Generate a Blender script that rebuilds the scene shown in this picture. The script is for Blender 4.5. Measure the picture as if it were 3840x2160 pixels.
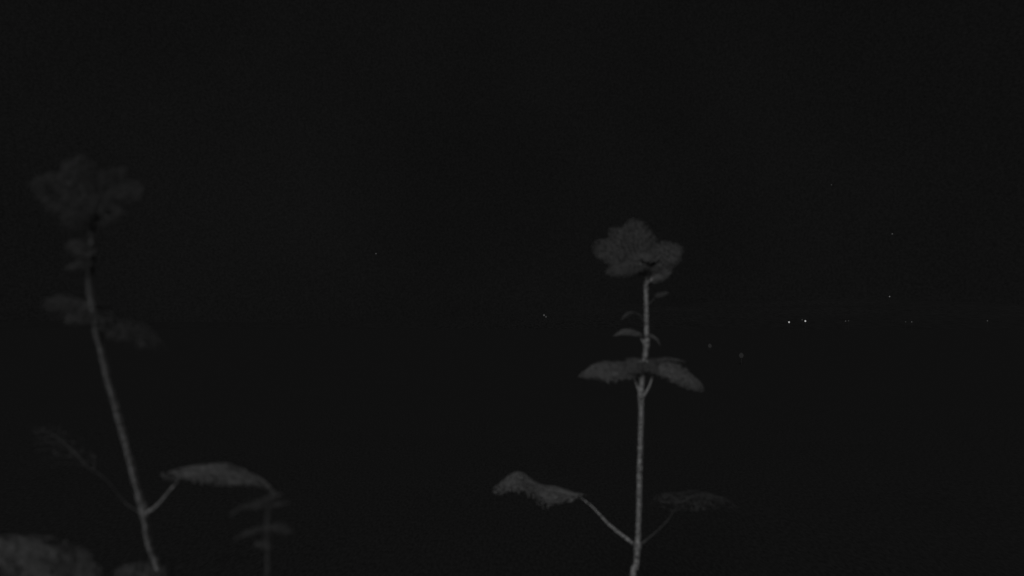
import bpy, bmesh, math, random
import numpy as np
from mathutils import Vector, Matrix, noise as mnoise

random.seed(7); rng = np.random.default_rng(7)
R = math.radians
scene = bpy.context.scene
for o in list(bpy.data.objects):
    bpy.data.objects.remove(o, do_unlink=True)
COL = scene.collection

# ------------------------------------------------------------------ camera
CAM_Z = 1.90
HFOV = R(75)
FPX = 1920 / math.tan(HFOV / 2)                    # focal length in photo pixels
PITCH = math.atan((1225 - 1080) / FPX)             # horizon sits a little below the middle
cd = bpy.data.cameras.new('camera')
cam = bpy.data.objects.new('camera', cd); COL.objects.link(cam)
cd.angle = HFOV; cd.sensor_width = 36
cd.clip_start = 0.05; cd.clip_end = 20000
cam.location = (0, 0, CAM_Z)
cam.rotation_euler = (R(90) + PITCH, 0, 0)
cd.dof.use_dof = True                              # fixed-focus lens set to the far lights
cd.dof.focus_distance = 320
cd.dof.aperture_fstop = 2.1
scene.camera = cam

# ------------------------------------------------------------------ sky and moonlight
SUN_EL, SUN_AZ = R(27), R(-14)                     # behind the camera, a little to its left
w = bpy.data.worlds.new('World'); scene.world = w; w.use_nodes = True
nt = w.node_tree; nt.nodes.clear()
N, L = nt.nodes.new, nt.links.new
sky = N('ShaderNodeTexSky'); sky.sky_type = 'NISHITA'; sky.sun_disc = False
sky.sun_elevation = SUN_EL
sky.sun_rotation = math.pi + SUN_AZ
bw = N('ShaderNodeRGBToBW')
pw = N('ShaderNodeMath'); pw.operation = 'POWER'; pw.inputs[1].default_value = 0.02
tc = N('ShaderNodeTexCoord')
n1 = N('ShaderNodeTexNoise'); n1.inputs['Scale'].default_value = 320; n1.inputs['Detail'].default_value = 3
n2 = N('ShaderNodeTexNoise'); n2.inputs['Scale'].default_value = 3.0; n2.inputs['Detail'].default_value = 4
m1 = N('ShaderNodeMapRange'); m1.inputs[1].default_value = .25; m1.inputs[2].default_value = .75
m1.inputs[3].default_value = .76; m1.inputs[4].default_value = 1.24
m2 = N('ShaderNodeMapRange'); m2.inputs[1].default_value = .25; m2.inputs[2].default_value = .75
m2.inputs[3].default_value = .86; m2.inputs[4].default_value = 1.14
mu1 = N('ShaderNodeMath'); mu1.operation = 'MULTIPLY'
mu2 = N('ShaderNodeMath'); mu2.operation = 'MULTIPLY'
bg = N('ShaderNodeBackground'); bg.inputs['Strength'].default_value = 0.0048
out = N('ShaderNodeOutputWorld')
L(sky.outputs[0], bw.inputs[0]); L(bw.outputs[0], pw.inputs[0])
L(tc.outputs['Generated'], n1.inputs['Vector']); L(tc.outputs['Generated'], n2.inputs['Vector'])
L(n1.outputs[0], m1.inputs[0]); L(n2.outputs[0], m2.inputs[0])
L(pw.outputs[0], mu1.inputs[0]); L(m1.outputs[0], mu1.inputs[1])
L(mu1.outputs[0], mu2.inputs[0]); L(m2.outputs[0], mu2.inputs[1])
L(mu2.outputs[0], bg.inputs['Color']); L(bg.outputs[0], out.inputs[0])

sd = bpy.data.lights.new('moon', 'SUN'); sd.energy = 0.5; sd.angle = R(16); sd.color = (1, 1, 1)
moon = bpy.data.objects.new('moon', sd); COL.objects.link(moon)
# direction the light travels: forward (+y), down, slightly to the right
d = Vector((math.sin(-SUN_AZ) * math.cos(SUN_EL), math.cos(SUN_AZ) * math.cos(SUN_EL), -math.sin(SUN_EL)))
moon.rotation_euler = d.to_track_quat('-Z', 'Y').to_euler()
moon.location = -d * 20

vs = scene.view_settings
vs.view_transform = 'Standard'; vs.look = 'None'; vs.exposure = 0; vs.gamma = 1; vs.use_curve_mapping = False
scene.render.engine = 'CYCLES'
scene.render.resolution_x = 1024; scene.render.resolution_y = 576

# ------------------------------------------------------------------ helpers
MW = Matrix.Translation(cam.location) @ cam.rotation_euler.to_matrix().to_4x4()
def at(x, y, depth):
    """point seen at photo pixel (x, y) at a given distance along the view axis"""
    return MW @ Vector(((x - 1920) / FPX * depth, -(y - 1080) / FPX * depth, -depth))

def tag(o, label=None, cat=None, group=None, kind=None):
    if label: o['label'] = label
    if cat: o['category'] = cat
    if group: o['group'] = group
    if kind: o['kind'] = kind
    return o

def empty(name, loc):
    o = bpy.data.objects.new(name, None); COL.objects.link(o)
    o.location = loc; o.empty_display_size = .1
    return o

def wloc(o):
    v = Vector(o.location)
    while o.parent: o = o.parent; v += o.location
    return v

def mesh_obj(name, verts, faces, mat, parent=None, smooth=True, origin=None):
    org = Vector(origin) if origin is not None else (wloc(parent) if parent else Vector((0, 0, 0)))
    me = bpy.data.meshes.new(name)
    me.from_pydata([tuple(Vector(v) - org) for v in verts], [], faces)
    if smooth: me.polygons.foreach_set('use_smooth', [True] * len(me.polygons))
    me.update(); me.materials.append(mat)
    o = bpy.data.objects.new(name, me); COL.objects.link(o)
    if parent:
        o.parent = parent; o.location = org - wloc(parent)
    else:
        o.location = org
    return o

def tube(pts, rads, sides=10, cap=True):
    pts = [Vector(p) for p in pts]; V, F = [], []
    up = Vector((.31, .87, .2)).normalized()
    for i, p in enumerate(pts):
        t = (pts[min(i + 1, len(pts) - 1)] - pts[max(i - 1, 0)]).normalized()
        a = (up - t * up.dot(t)).normalized(); b = t.cross(a)
        for k in range(sides):
            th = 2 * math.pi * k / sides
            V.append(p + (a * math.cos(th) + b * math.sin(th)) * rads[i])
    n = len(pts)
    for i in range(n - 1):
        for k in range(sides):
            k2 = (k + 1) % sides
            F.append((i * sides + k, i * sides + k2, (i + 1) * sides + k2, (i + 1) * sides + k))
    if cap:
        F.append(tuple(reversed(range(sides)))); F.append(tuple(range((n - 1) * sides, n * sides)))
    return V, F

def merge(parts):
    V, F = [], []
    for v, f in parts:
        o = len(V); V += list(v); F += [tuple(i + o for i in q) for q in f]
    return V, F

def spline(ctrl, n):
    """Catmull-Rom through the control points"""
    c = [Vector(p) for p in ctrl]; c = [c[0] * 2 - c[1]] + c + [c[-1] * 2 - c[-2]]
    m = len(c) - 3; res = []
    for i in range(n):
        s = i / (n - 1) * m; k = min(int(s), m - 1); t = s - k
        p0, p1, p2, p3 = c[k:k + 4]
        res.append(.5 * (2 * p1 + (p2 - p0) * t + (2 * p0 - 5 * p1 + 4 * p2 - p3) * t * t + (3 * p1 - p0 - 3 * p2 + p3) * t ** 3))
    return res

# ------------------------------------------------------------------ materials (the camera sees in black and white)
def grey_mat(name, lo, hi, scale=30, rough=.8, bump=0, bscale=200, detail=6, transl=0, spec=.15, stretch=None):
    m = bpy.data.materials.new(name); m.use_nodes = True
    t = m.node_tree; p = t.nodes['Principled BSDF']
    p.inputs['Roughness'].default_value = rough
    p.inputs['Specular IOR Level'].default_value = spec
    c = t.nodes.new('ShaderNodeTexCoord')
    n = t.nodes.new('ShaderNodeTexNoise'); n.inputs['Scale'].default_value = scale; n.inputs['Detail'].default_value = detail
    n.inputs['Roughness'].default_value = .65
    r = t.nodes.new('ShaderNodeValToRGB')
    r.color_ramp.elements[0].position = .32; r.color_ramp.elements[0].color = (lo, lo, lo, 1)
    r.color_ramp.elements[1].position = .68; r.color_ramp.elements[1].color = (hi, hi, hi, 1)
    vec = c.outputs['Object']
    if stretch:
        mp = t.nodes.new('ShaderNodeMapping'); mp.inputs['Scale'].default_value = stretch
        t.links.new(vec, mp.inputs['Vector']); vec = mp.outputs[0]
    t.links.new(vec, n.inputs['Vector']); val = n.outputs[0]
    t.links.new(val, r.inputs[0])
    t.links.new(r.outputs[0], p.inputs['Base Color'])
    if bump:
        b = t.nodes.new('ShaderNodeBump'); b.inputs['Strength'].default_value = bump; b.inputs['Distance'].default_value = .004
        nb = t.nodes.new('ShaderNodeTexNoise'); nb.inputs['Scale'].default_value = bscale; nb.inputs['Detail'].default_value = 4
        t.links.new(c.outputs['Object'], nb.inputs['Vector']); t.links.new(nb.outputs[0], b.inputs['Height'])
        t.links.new(b.outputs[0], p.inputs['Normal'])
    if transl:
        tr = t.nodes.new('ShaderNodeBsdfTranslucent'); mx = t.nodes.new('ShaderNodeMixShader'); mx.inputs[0].default_value = transl
        o = t.nodes['Material Output']
        t.links.new(r.outputs[0], tr.inputs['Color'])
        t.links.new(p.outputs[0], mx.inputs[1]); t.links.new(tr.outputs[0], mx.inputs[2]); t.links.new(mx.outputs[0], o.inputs['Surface'])
    return m

def glow_mat(name, s):
    m = bpy.data.materials.new(name); m.use_nodes = True
    t = m.node_tree; t.nodes.clear()
    e = t.nodes.new('ShaderNodeEmission'); e.inputs['Color'].default_value = (1, 1, 1, 1); e.inputs['Strength'].default_value = s
    o = t.nodes.new('ShaderNodeOutputMaterial'); t.links.new(e.outputs[0], o.inputs[0])
    return m

M_FIELD = grey_mat('field_soil', .046, .082, scale=40, rough=1, detail=3, stretch=(1, .35, 1), spec=0)
M_HILL = grey_mat('dark_hillside', .030, .088, stretch=(1, .07, 1), scale=.6, rough=1, detail=10, spec=0)
M_STEM = grey_mat('pale_bristly_stem', .06, .90, scale=130, rough=.9, detail=2, bump=.8, bscale=350)
M_BRIST = grey_mat('stem_bristle', .40, .60, scale=60, rough=.9)
M_LEAF = grey_mat('downy_leaf', .10, .36, scale=140, rough=.85, bump=.8, bscale=240, transl=.22)
M_LEAF_MID = grey_mat('dimmed_leaf', .07, .24, scale=140, rough=.85, bump=.8, bscale=240, transl=.25)  # darker leaf copy: weaker light on these leaves is painted into the tone
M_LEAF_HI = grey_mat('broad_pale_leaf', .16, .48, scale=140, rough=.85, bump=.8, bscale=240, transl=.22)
M_LEAF_FAINT = grey_mat('dimmed_top_leaf', .10, .32, scale=120, rough=.9, bump=.8, bscale=200, transl=.40)  # dimness of the leaning plant's top painted into the leaf colour
M_LEAF_DIM = grey_mat('thin_dimmed_leaf', .06, .19, scale=120, rough=.9, bump=.8, bscale=200, transl=.40)  # low light put into the colour of the fainter leaves
M_STEM_DIM = grey_mat('dimmed_stem', .05, .20, scale=140, rough=.9, bump=.8, bscale=300)  # stem copy darkened as if less light reached it
M_VEIN = grey_mat('leaf_vein', .20, .34, scale=60)
M_VEIN_DIM = grey_mat('dimmed_leaf_vein', .08, .14, scale=60)  # vein tone lowered to paint in the same dimness
M_BUD = grey_mat('green_bud', .10, .20, scale=80, bump=.8)
M_POLE = grey_mat('painted_pole', .04, .07, scale=4)

# ------------------------------------------------------------------ ground and hills
def build_field():
    xs = sorted(set([-3500, -1800, -900, -450, -220, -120, -60, -36] + list(np.linspace(-24, 24, 97)) + [36, 60, 120, 220, 450, 900, 1800, 3500]))
    ys = sorted(set([-60, -20, -8] + list(np.linspace(-4, 40, 90)) + [50, 65, 85, 110, 150, 200, 280, 400, 600, 900, 1500, 2500, 4200]))
    V, F = [], []
    for y in ys:
        for x in xs:
            near = max(0, 1 - math.hypot(x, y) / 60)
            z = (.015 * mnoise.noise(Vector((x * .6, y * .6, 0))) + .008 * mnoise.noise(Vector((x * 1.9, y * 1.9, 3)))) * (.25 + .75 * near)
            V.append((x, y, z))
    nx = len(xs)
    for j in range(len(ys) - 1):
        for i in range(nx - 1):
            F.append((j * nx + i, j * nx + i + 1, (j + 1) * nx + i + 1, (j + 1) * nx + i))
    return tag(mesh_obj('ground', V, F, M_FIELD), kind='structure')
build_field()

def hill_z(x, y):
    k = max(0., min(1., (y - 420) / 700.)); k = k * k * (3 - 2 * k)
    side = .22 + .78 / (1 + math.exp(-(x - 60) / 170.))
    n = .75 + .35 * mnoise.noise(Vector((x * .0022, y * .0022, 1.7))) + .10 * mnoise.noise(Vector((x * .009, y * .009, 4.1)))
    return -2.5 + 62 * k * side * n
def build_hills():
    xs = np.linspace(-2200, 2200, 111); ys = np.linspace(380, 1500, 50); V = []; F = []
    for y in ys:
        for x in xs: V.append((x, y, hill_z(x, y)))
    nx = len(xs)
    for j in range(len(ys) - 1):
        for i in range(nx - 1):
            F.append((j * nx + i, j * nx + i + 1, (j + 1) * nx + i + 1, (j + 1) * nx + i))
    return tag(mesh_obj('hills', V, F, M_HILL), kind='structure')
build_hills()

# ------------------------------------------------------------------ plants
def leaf_mesh(B, T, nrm, width, arch=.12, fold=.25, curl=.3, heart=.16, seed=0, nu=70, nv=18, hole=.12, rag=.85, patchy=1.2, twist=0., rnd=(.60, .8), lift=None):
    """heart-shaped toothed leaf: base B, tip T, upper face along nrm"""
    B, T = Vector(B), Vector(T); ax = T - B; ln = ax.length; ax.normalize()
    nrm = Vector(nrm); nrm = (nrm - ax * nrm.dot(ax)).normalized(); sd_ = ax.cross(nrm)
    V, mid = [], []; lr = random.Random(seed * 17 + 3)
    for i in range(nu + 1):
        u = i / nu
        half = width * .5 * max(0, math.sin(math.pi * min(1, u ** rnd[0]))) ** rnd[1]
        tooth = 1 + .07 * ((i // 2 % 2) * 2 - 1) * (1 if .06 < u < .95 else 0)
        an = twist * u
        s2 = sd_ * math.cos(an) + nrm * math.sin(an); n2 = nrm * math.cos(an) - sd_ * math.sin(an)
        c = B + ax * (u * ln) + n2 * (arch * ln * (4 * u * (1 - u) * .6 - u * u * .5))
        if lift: c = c + n2 * (lift[0] * math.exp(-((u - lift[1]) / lift[2]) ** 2))
        mid.append((c, s2, n2, half))
        for j in range(-nv, nv + 1):
            v = j / nv; e = half * v * (tooth if abs(j) == nv else 1)
            back = heart * ln * abs(v) ** 1.6 * (1 - u) ** 4
            wav = mnoise.noise(Vector((u * 4.2 + seed * 3.7, v * 2.2, seed * 1.3))) * .10 * width * (abs(v) * .8 + .2)
            z = fold * abs(e) - curl * width * (v * v) * .5 * half / (width * .5 + 1e-6) + wav
            jt = (lr.random() - .5) * .7 * half / nv; jl = (lr.random() - .5) * .7 * ln / nu if 0 < i < nu else 0
            p = c + s2 * (e * math.cos(fold) + jt) + n2 * z + ax * (jl - back)
            V.append(p)
    m = 2 * nv + 1; F = []
    for i in range(nu):
        for j in range(m - 1):
            u = (i + .5) / nu; v = abs((j + .5) / nv - 1)
            # ragged blade, holed to look faint and soft: pin holes everywhere, torn patches, frayed margin
            edge = max(0, (v - .55) / .45, (u - .82) / .18) ** 1.6
            patch = max(0, mnoise.noise(Vector((u * 5 + seed, v * 3 * (1 if j < nv else -1), seed * .7))) * 1.6)
            if lr.random() < hole + rag * edge * .8 + hole * patchy * patch: continue
            F.append((i * m + j, i * m + j + 1, (i + 1) * m + j + 1, (i + 1) * m + j))
    # veins: midrib and six side pairs lying on the surface
    def surf(i, v):
        f = (v + 1) * nv; j = min(int(f), m - 2); t = f - j
        return V[i * m + j] * (1 - t) + V[i * m + j + 1] * t
    parts = [tube([V[i * m + nv] + nrm * .0004 for i in range(nu + 1)], [max(.0004, ln * .011 * (1 - i / nu)) for i in range(nu + 1)], 6)]
    for q in range(6):
        i0 = 1 + int(q * nu * .13)
        for s in (-1, 1):
            pts = [surf(min(nu, i0 + int(k * nu * .045)), s * k / 5 * .9) + nrm * .0003 for k in range(6)]
            parts.append(tube(pts, [ln * .0045 * (1 - k / 6) + .0002 for k in range(6)], 4))
    return V, F, merge(parts)

def add_leaf(plant, B, T, nrm, width, pet=None, mat=None, vmat=None, smat=None, pr=.0042, **kw):
    V, F, (vv, vf) = leaf_mesh(B, T, nrm, width, **kw)
    lf = mesh_obj('leaf', V, F, mat or M_LEAF, plant, origin=B)
    so = lf.modifiers.new('thickness', 'SOLIDIFY'); so.thickness = .0011; so.offset = -1
    mesh_obj('veins', vv, vf, vmat or M_VEIN, lf)
    if pet:
        pts = spline(pet + [Vector(B), Vector(B) + (Vector(T) - Vector(B)) * .06], 14)
        rr = [pr * (1.55 - .75 * min(1, k / 5)) * (1 - .35 * k / 13) for k in range(14)]
        pv, pf = tube(pts, rr, 8)
        mesh_obj('petiole', pv, pf, smat or M_STEM, lf)
    return lf

def add_stem(plant, ctrl, r0, r1, mat=None, nodes=(), n=120, bristles=2600):
    pts = spline(ctrl, n); rad = []
    for i, p in enumerate(pts):
        r = r0 + (r1 - r0) * i / (n - 1)
        for q in nodes:
            r += .0030 * math.exp(-((p - Vector(q)).length / .016) ** 2)
        rad.append(r * (1 + .07 * mnoise.noise(p * 38) + .20 * mnoise.noise(p * 140)))
    V, F = tube(pts, rad, 14)
    st = mesh_obj('stem', V, F, mat or M_STEM, plant)
    if bristles:
        BV, BF = [], []
        for _ in range(bristles):
            s = random.random() * (n - 2); k = int(s); p = pts[k].lerp(pts[k + 1], s - k)
            t = (pts[k + 1] - pts[k]).normalized(); a = random.random() * 6.283
            x = t.orthogonal().normalized(); y = t.cross(x); o = x * math.cos(a) + y * math.sin(a)
            r = rad[k] * .9; l = random.uniform(.0018, .0052); sw = t.cross(o) * .00035
            b0 = p + o * r; tip = b0 + o * l + t * random.uniform(-.4, .6) * l
            i = len(BV); BV += [b0 - sw, b0 + sw, tip, b0 + t * .0006]; BF += [(i, i + 1, i + 2), (i + 1, i + 3, i + 2), (i + 3, i, i + 2)]
        tag(mesh_obj('bristles', BV, BF, M_BRIST if mat is None else mat, st, smooth=False), kind='stuff')
    return st

def add_bud(plant, c, r, facing, mat=None):
    """closed flower bud: a flattened disc ringed by pointed bracts"""
    c = Vector(c); f = Vector(facing).normalized(); a = f.orthogonal().normalized(); b = f.cross(a)
    prof = [(.25, -.9), (.62, -.75), (.92, -.35), (1., .05), (.86, .42), (.55, .66), (.2, .76), (.02, .78)]
    V, F = [], []; S = 18
    for rr, h in prof:
        for k in range(S):
            t = 2 * math.pi * k / S; V.append(c + (a * math.cos(t) + b * math.sin(t)) * rr * r + f * h * r * .7)
    for i in range(len(prof) - 1):
        for k in range(S):
            F.append((i * S + k, i * S + (k + 1) % S, (i + 1) * S + (k + 1) % S, (i + 1) * S + k))
    F.append(tuple(reversed(range(S)))); F.append(tuple(range((len(prof) - 1) * S, len(prof) * S)))
    bud = mesh_obj('flower_bud', V, F, mat or M_BUD, plant, origin=c)
    for k in range(13):
        t = 2 * math.pi * k / 13 + random.uniform(-.12, .12)
        o = a * math.cos(t) + b * math.sin(t); s = f.cross(o)
        L_ = r * random.uniform(.9, 1.3)
        p0 = c + o * r * .75 - f * r * .45
        BV = []; BF = []
        for q in range(6):
            u = q / 5; wdt = r * .27 * math.sin(math.pi * min(1, .25 + .75 * u)) + .0004
            m_ = p0 + o * (L_ * .55 * math.sin(u * 1.9)) + f * (L_ * u * .95) 
            BV += [m_ - s * wdt, m_ + o * .0015, m_ + s * wdt]
        for q in range(5):
            BF += [(3 * q, 3 * q + 1, 3 * q + 4, 3 * q + 3), (3 * q + 1, 3 * q + 2, 3 * q + 5, 3 * q + 4)]
        br = mesh_obj('bract', BV, BF, mat or M_LEAF, bud)
        so = br.modifiers.new('thickness', 'SOLIDIFY'); so.thickness = .0009
    return bud

UP = Vector((0, 0, 1)); TO = Vector((0, -1, 0)); RT = Vector((1, 0, 0))
def nv(x, y, z): return Vector((x, y, z)).normalized()
GROUP = 'tall leafy plants in front of the camera'

# ---- plant on the right of the middle, upright
D = 2.10
def c_(x, y, dd=0.): return at(x, y, D + dd)
stem_px = [(2374, 2160), (2385, 2120), (2391, 2047), (2396, 1906), (2398, 1778), (2402, 1650), (2404, 1560), (2404, 1473), (2410, 1385), (2423, 1302), (2424, 1193), (2421, 1025), (2420, 985)]
foot = c_(2374, 2160); base = Vector((foot.x - .05, foot.y + .03, -.02))
P = empty('sunflower', (base.x, base.y, 0))
tag(P, 'upright tall plant with a clear pale stem and a clump of leaves on top', 'sunflower', GROUP)
ctrl = [base, base.lerp(foot, .4) + Vector((.012, 0, 0)), base.lerp(foot, .8) + Vector((.004, 0, 0))] + [c_(*p) for p in stem_px]
add_stem(P, ctrl, .0084, .0058, nodes=[c_(2391, 2047), c_(2404, 1490), c_(2423, 1290)], n=420, bristles=5200)
# lowest pair seen
add_leaf(P, c_(2165, 1858, .0), c_(1848, 1832, -.01), nv(.06, -.17, .98), .20, pet=[c_(2391, 2050), c_(2291, 1974), c_(2227, 1906), c_(2193, 1878)], arch=.06, fold=.05, curl=.22, heart=.12, seed=1, pr=.0042, rnd=(1.15, .8), lift=(.036, .72, .22), mat=M_LEAF_HI)
add_leaf(P, c_(2545, 1888, .02), c_(2775, 1886, .10), nv(-.10, -.07, .98), .20, pet=[c_(2391, 2050), c_(2449, 2004), c_(2500, 1955)], arch=.24, fold=.08, curl=.25, heart=.45, seed=2, pr=.0032, hole=.42, nu=100, nv=26, vmat=M_VEIN_DIM, mat=M_LEAF_MID, smat=M_STEM_DIM)
# middle whorl
add_leaf(P, c_(2365, 1385, .0), c_(2170, 1402, -.05), nv(-.05, -.50, .85), .115, pet=[c_(2404, 1490), c_(2386, 1440)], arch=.14, fold=.08, curl=.3, seed=3, pr=.0032, twist=.25)
add_leaf(P, c_(2462, 1378, -.01), c_(2646, 1456, -.03), nv(.25, -.72, .70), .095, pet=[c_(2404, 1495), c_(2428, 1463), c_(2450, 1405)], arch=.16, fold=.08, curl=.2, seed=4, pr=.0042, rnd=(.8, .6))
add_leaf(P, c_(2400, 1355, .0), c_(2325, 1402, -.03), nv(-.3, -.75, .65), .080, pet=[c_(2412, 1390)], arch=.10, fold=.08, seed=5, pr=.003, mat=M_LEAF_MID)
add_leaf(P, c_(2425, 1355, -.01), c_(2478, 1400, -.03), nv(.2, -.75, .65), .075, pet=[c_(2412, 1390)], arch=.10, fold=.08, seed=16, pr=.003, mat=M_LEAF_MID)
add_leaf(P, c_(2425, 1362, .03), c_(2582, 1348, .08), nv(0, -.22, 1), .09, pet=[c_(2409, 1400)], arch=.12, fold=.08, seed=6, pr=.003, mat=M_LEAF_DIM)
# small leaves higher up
add_leaf(P, c_(2395, 1253), c_(2302, 1250, -.01), nv(.1, -.45, .95), .050, pet=[c_(2423, 1302), c_(2405, 1272)], arch=.26, fold=.1, seed=7, pr=.0030)
add_leaf(P, c_(2430, 1256), c_(2480, 1290, -.01), nv(.3, -.42, .85), .030, pet=[c_(2423, 1290)], arch=.28, fold=.1, seed=8, pr=.0030)
add_leaf(P, c_(2372, 1172, .02), c_(2328, 1198, .01), nv(-.3, -.42, .90), .026, pet=[c_(2424, 1222), c_(2400, 1182, .01)], arch=.25, fold=.1, seed=9, pr=.0016, mat=M_LEAF_DIM, smat=M_STEM_DIM)
add_leaf(P, c_(2462, 1112), c_(2512, 1094, .02), nv(.1, -.4, .95), .035, pet=[c_(2424, 1150)], arch=.2, fold=.1, seed=10, pr=.0018, mat=M_LEAF_DIM, smat=M_STEM_DIM)
# clump on top: broad leaves round a closed bud
add_bud(P, c_(2421, 968), .030, (.15, -.5, .85))
RN = (.78, .55)
add_leaf(P, c_(2412, 985, -.02), c_(2222, 918, -.05), nv(-.30, -.75, .55), .150, pet=[c_(2421, 1020)], arch=.08, fold=.06, curl=.2, seed=11, pr=.003, mat=M_LEAF_MID, rnd=RN)
add_leaf(P, c_(2408, 985, .03), c_(2370, 815, .03), nv(-.25, -.80, .45), .125, pet=[c_(2421, 1010)], arch=.06, fold=.06, curl=.2, seed=12, pr=.003, mat=M_LEAF_MID, rnd=RN)
add_leaf(P, c_(2432, 985, .0), c_(2562, 925, -.02), nv(.15, -.80, .55), .120, pet=[c_(2421, 1015)], arch=.08, fold=.06, curl=.2, seed=13, pr=.003, mat=M_LEAF_MID, rnd=RN)
add_leaf(P, c_(2447, 1045, -.01), c_(2522, 1000, -.03), nv(.2, -.75, .65), .055, pet=[c_(2422, 1064)], arch=.12, fold=.08, seed=14, pr=.003, rnd=RN)
add_leaf(P, c_(2405, 990, -.04), c_(2272, 1018, -.09), nv(-.1, -.70, .65), .085, pet=[c_(2421, 1025)], arch=.12, fold=.08, seed=15, pr=.003, mat=M_LEAF_MID, rnd=RN)
add_leaf(P, c_(2415, 965, .015), c_(2285, 855, .02), nv(-.35, -.75, .50), .105, pet=[c_(2421, 1012)], arch=.08, fold=.06, curl=.2, seed=17, pr=.003, mat=M_LEAF_MID, rnd=RN)

# ---- leaning plant at the left, nearer the lens
def l_(x, y, dd=0.):                               # its top leans towards the camera
    return at(x, y, 1.40 - .34 * max(0, (2160 - y)) / 1300 + dd)
def lt(x, y, ref, dd=0.):                          # a leaf tip at the depth of its own base
    return at(x, y, 1.40 - .34 * max(0, (2160 - ref)) / 1300 + dd)
stem_px = [(596, 2154), (559, 2042), (540, 1923), (522, 1863), (492, 1744), (462, 1625), (432, 1520), (395, 1386), (368, 1260), (345, 1130), (336, 1050), (340, 960), (348, 860)]
foot = l_(596, 2154); base = Vector((foot.x + .22, foot.y + .12, -.02))
P = empty('sunflower', (base.x, base.y, 0))
tag(P, 'leaning tall plant at the left with a bent stem and blurred faint top', 'sunflower', GROUP)
ctrl = [base, base.lerp(foot, .4) + Vector((.03, 0, 0)), base.lerp(foot, .8) + Vector((.01, 0, 0))] + [l_(*p) for p in stem_px]
add_stem(P, ctrl, .0058, .0021, nodes=[l_(540, 1923), l_(370, 1250)], n=420, bristles=5200)
add_leaf(P, l_(692, 1782), l_(1040, 1826, .02), nv(-.02, -.12, .98), .118, pet=[l_(540, 1930), l_(590, 1895), l_(640, 1835)], arch=.17, fold=.10, curl=.16, heart=.26, seed=21, pr=.0030, mat=M_LEAF_HI)
add_leaf(P, l_(325, 1748, .03), lt(120, 1580, 1748, .12), nv(.2, -.40, .85), .11, pet=[l_(540, 1930), l_(470, 1885, .01), l_(400, 1800, .02)], arch=.12, fold=.10, seed=22, pr=.0015, hole=.90, mat=M_LEAF_FAINT, smat=M_STEM_DIM, vmat=M_VEIN_DIM)
for (bx, by, tx, ty, wd, n_, sd2) in [
        (395, 1205, 150, 1105, .110, nv(.1, -.55, .85), 23), (395, 1212, 640, 1305, .10, nv(.2, -.55, .85), 24),
        (345, 985, 235, 1000, .06, nv(-.2, -.55, .85), 25),
        (342, 950, 245, 900, .06, nv(-.3, -.60, .8), 27),
        (345, 800, 110, 640, .13, nv(-.1, -.75, .65), 29), (350, 780, 250, 560, .12, nv(-.2, -.80, .55), 30),
        (360, 790, 555, 680, .12, nv(.2, -.75, .65), 31), (352, 770, 470, 600, .10, nv(.15, -.80, .55), 32),
        (345, 830, 235, 800, .09, nv(-.2, -.70, .75), 33), (355, 830, 500, 760, .08, nv(.2, -.70, .75), 34)]:
    add_leaf(P, l_(bx, by, -.02), lt(tx, ty, by, random.uniform(-.01, .04)), n_, wd * .84, pet=[l_(346 if by < 1100 else 370, by + 35)], arch=.12, fold=.08, seed=sd2, pr=.0022, mat=M_LEAF_FAINT, smat=M_STEM_DIM, vmat=M_VEIN_DIM, rnd=(.68, .7), hole=.68 if by < 900 else .55, rag=1.5, nu=90, nv=24, patchy=.7)
add_bud(P, l_(330, 715, .05), .014, (-.1, -.85, .5), mat=M_LEAF_FAINT)
# its lowest leaves, cut by the bottom edge of the picture
n0 = l_(640, 2330)
add_leaf(P, l_(310, 2200, -.34), lt(-70, 2010, 2200, -.36), nv(.15, -.45, .85), .115, pet=[n0, l_(520, 2270, -.15)], arch=.16, fold=.08, curl=.2, hole=.30, patchy=2.2, nu=150, nv=40, mat=M_LEAF_HI, vmat=M_VEIN_DIM, seed=41, pr=.0035)
add_leaf(P, l_(600, 2185, -.02), lt(420, 2130, 2185, .0), nv(.0, -.60, .80), .10, pet=[n0, l_(615, 2260, -.02)], arch=.2, fold=.08, hole=.30, seed=42, pr=.0030, mat=M_LEAF_MID)

# ---- dim smaller plant between the two
D3 = 1.00; S3 = D3 / 2.75
def f_(x, y, dd=0.): return at(x, y, D3 + dd)
foot = f_(1004, 2160); base = Vector((foot.x + .02, foot.y, -.02))
P = empty('sunflower', (base.x, base.y, 0))
tag(P, 'dim smaller plant with spreading thin leaves low between the two taller ones', 'sunflower', GROUP)
add_stem(P, [base, base.lerp(foot, .5) + Vector((-.012, 0, 0)), foot, f_(1006, 2060), f_(1003, 1985), f_(1008, 1900), f_(1012, 1862)], .0042, .0022, mat=M_STEM_DIM, n=110, bristles=900)
for (bx, by, tx, ty, wd, n_, sd2) in [
        (1015, 1975, 1110, 1992, .07, nv(.15, -.35, .9), 51), (995, 1985, 870, 2020, .08, nv(-.1, .0, 1), 52),
        (1000, 1890, 850, 1925, .09, nv(-.1, -.05, 1), 53), (1015, 1890, 1090, 1880, .07, nv(.1, -.12, 1), 54),
        (1008, 1868, 960, 1880, .06, nv(0, -.25, .95), 55), (1010, 1866, 1060, 1850, .05, nv(0, -.2, .95), 56),
        (998, 2050, 955, 2030, .05, nv(-.1, -.2, .95), 57)]:
    add_leaf(P, f_(bx, by), f_(tx, ty, random.uniform(-.01, .02)), n_, wd * S3 * 1.35, pet=[f_(1005, by + 22)], arch=.18, fold=.10, seed=sd2, pr=.0011, hole=.48, rag=1.1, mat=M_LEAF, vmat=M_VEIN_DIM, smat=M_STEM_DIM)

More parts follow.
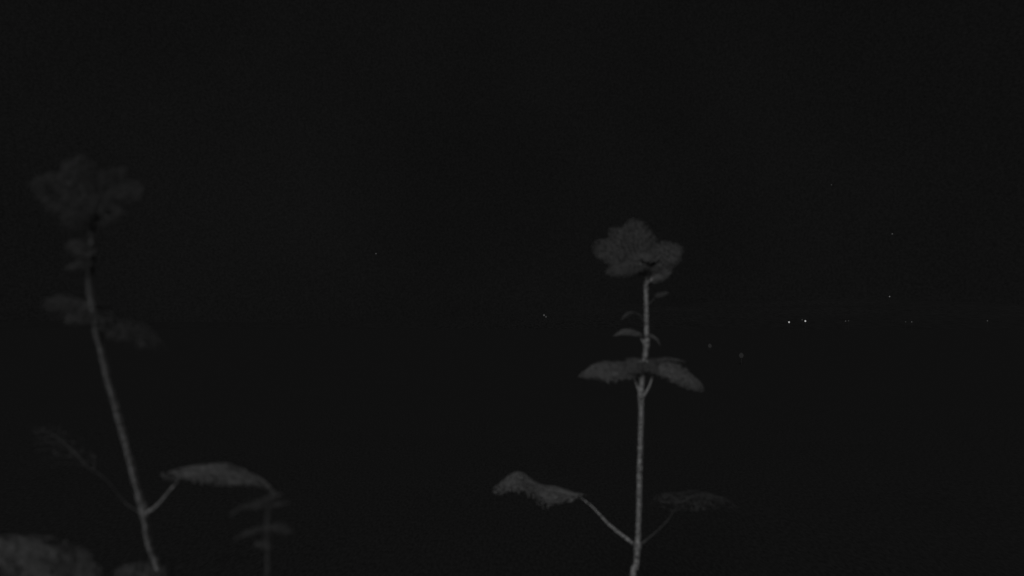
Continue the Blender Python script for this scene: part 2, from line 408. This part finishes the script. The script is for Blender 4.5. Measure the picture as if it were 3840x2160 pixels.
# ------------------------------------------------------------------ far lamps
def ball(c, r, sx=1., sz=1., seg=12, ring=8):
    V, F = [], []
    for i in range(ring + 1):
        ph = math.pi * i / ring
        for k in range(seg):
            t = 2 * math.pi * k / seg
            V.append(Vector(c) + Vector((r * sx * math.sin(ph) * math.cos(t), r * sx * math.sin(ph) * math.sin(t), r * sz * math.cos(ph))))
    for i in range(ring):
        for k in range(seg):
            F.append((i * seg + k, (i + 1) * seg + k, (i + 1) * seg + (k + 1) % seg, i * seg + (k + 1) % seg))
    return V, F

def street_lamp(x, y, depth, size_px, glow, label, ground=0., group='far street lamps on the horizon'):
    """post with a collar, a cap and a glowing globe seen at photo pixel (x, y)"""
    c = at(x, y, depth); r = size_px / FPX * depth / 2
    o = empty('street_lamp', (c.x, c.y, ground)); tag(o, label, 'street lamp', group)
    pr = r * .16
    V, F = tube([(c.x, c.y, ground - .4), (c.x, c.y, ground + .25), (c.x, c.y, ground + .3), (c.x, c.y, c.z - r * 1.05)], [pr * 1.7, pr * 1.7, pr, pr * .8], 8)
    mesh_obj('pole', V, F, M_POLE, o)
    V, F = tube([(c.x, c.y, c.z - r * 1.25), (c.x, c.y, c.z - r * 1.02)], [r * .3, r * .45], 10)
    mesh_obj('collar', V, F, M_POLE, o)
    V, F = ball(c, r, 1, 1.2); mesh_obj('globe', V, F, glow_mat('lamp_glow', glow), o)
    V, F = tube([(c.x, c.y, c.z + r * 1.16), (c.x, c.y, c.z + r * 1.38)], [r * .55, r * .12], 10)
    mesh_obj('cap', V, F, M_POLE, o)
    return o

street_lamp(2959, 1208, 300, 5.2, .44, 'bright distant lamp, left one of the two brightest on the horizon')
street_lamp(3020, 1204, 310, 5.2, .52, 'bright distant lamp, right one of the two brightest on the horizon')
street_lamp(3008, 1199, 330, 3.6, .05, 'dim distant lamp just up and left of the right bright lamp')
street_lamp(3171, 1204, 340, 3.8, .05, 'dim distant lamp, brighter left one of a close faint pair')
street_lamp(3182, 1203, 345, 3.6, .035, 'very dim distant lamp, fainter right one of a close pair')
street_lamp(3396, 1207, 350, 3.6, .03, 'faintest distant lamp, just left of another dim lamp at far right')
street_lamp(3419, 1207, 350, 4.2, .045, 'dim distant lamp on the horizon straight below the hillside lamp')
street_lamp(3703, 1203, 350, 3.8, .05, 'dim distant lamp alone at the far right of the horizon')
def hill_lamp(x, y, px, glow, label, h):
    dpt = 440.
    while dpt < 1400:
        c = at(x, y, dpt)
        if c.z - h <= hill_z(c.x, c.y): break
        dpt += 2
    c = at(x, y, dpt); print('HILL LAMP', x, y, dpt, c.z, hill_z(c.x, c.y))
    street_lamp(x, y, dpt, px, glow, label, ground=hill_z(c.x, c.y), group='lamps on the far hillside')
hill_lamp(3336, 1112, 4.0, .12, 'single small lamp high on the dark hillside at right', 7)
hill_lamp(2040, 1182, 5.6, .065, 'small dim lamp left of the upright plant, upper one of a touching pair', 6)
hill_lamp(2047.5, 1188, 5.0, .05, 'small dim lamp left of the upright plant, lower one of a touching pair', 5)
for (x, y, px, gl, lb) in [(2662, 1297, 13, .016, 'faint round field light, upper left of two right of the upright plant'),
                           (2780, 1333, 16, .0155, 'faint round field light, lower right of two right of the upright plant')]:
    dp = (CAM_Z - .45) / ((y - 1225) / FPX)
    street_lamp(x, y, dp, px, gl, lb, group='low lights in the field')
def star(x, y, px, glow, label):
    c = at(x, y, 6000); V, F = ball(c, px / FPX * 6000 / 2)
    o = mesh_obj('star', V, F, glow_mat('star_glow', glow), origin=c); tag(o, label, 'star', 'stars in the sky')
star(1410, 951, 5.0, .05, 'lone faint star above the horizon between the leaning and upright plants')
star(3346, 877, 5.0, .05, 'faint star above the hillside lamp at right')
star(3118, 693, 4.0, .035, 'faintest star, the highest of the stars at right')
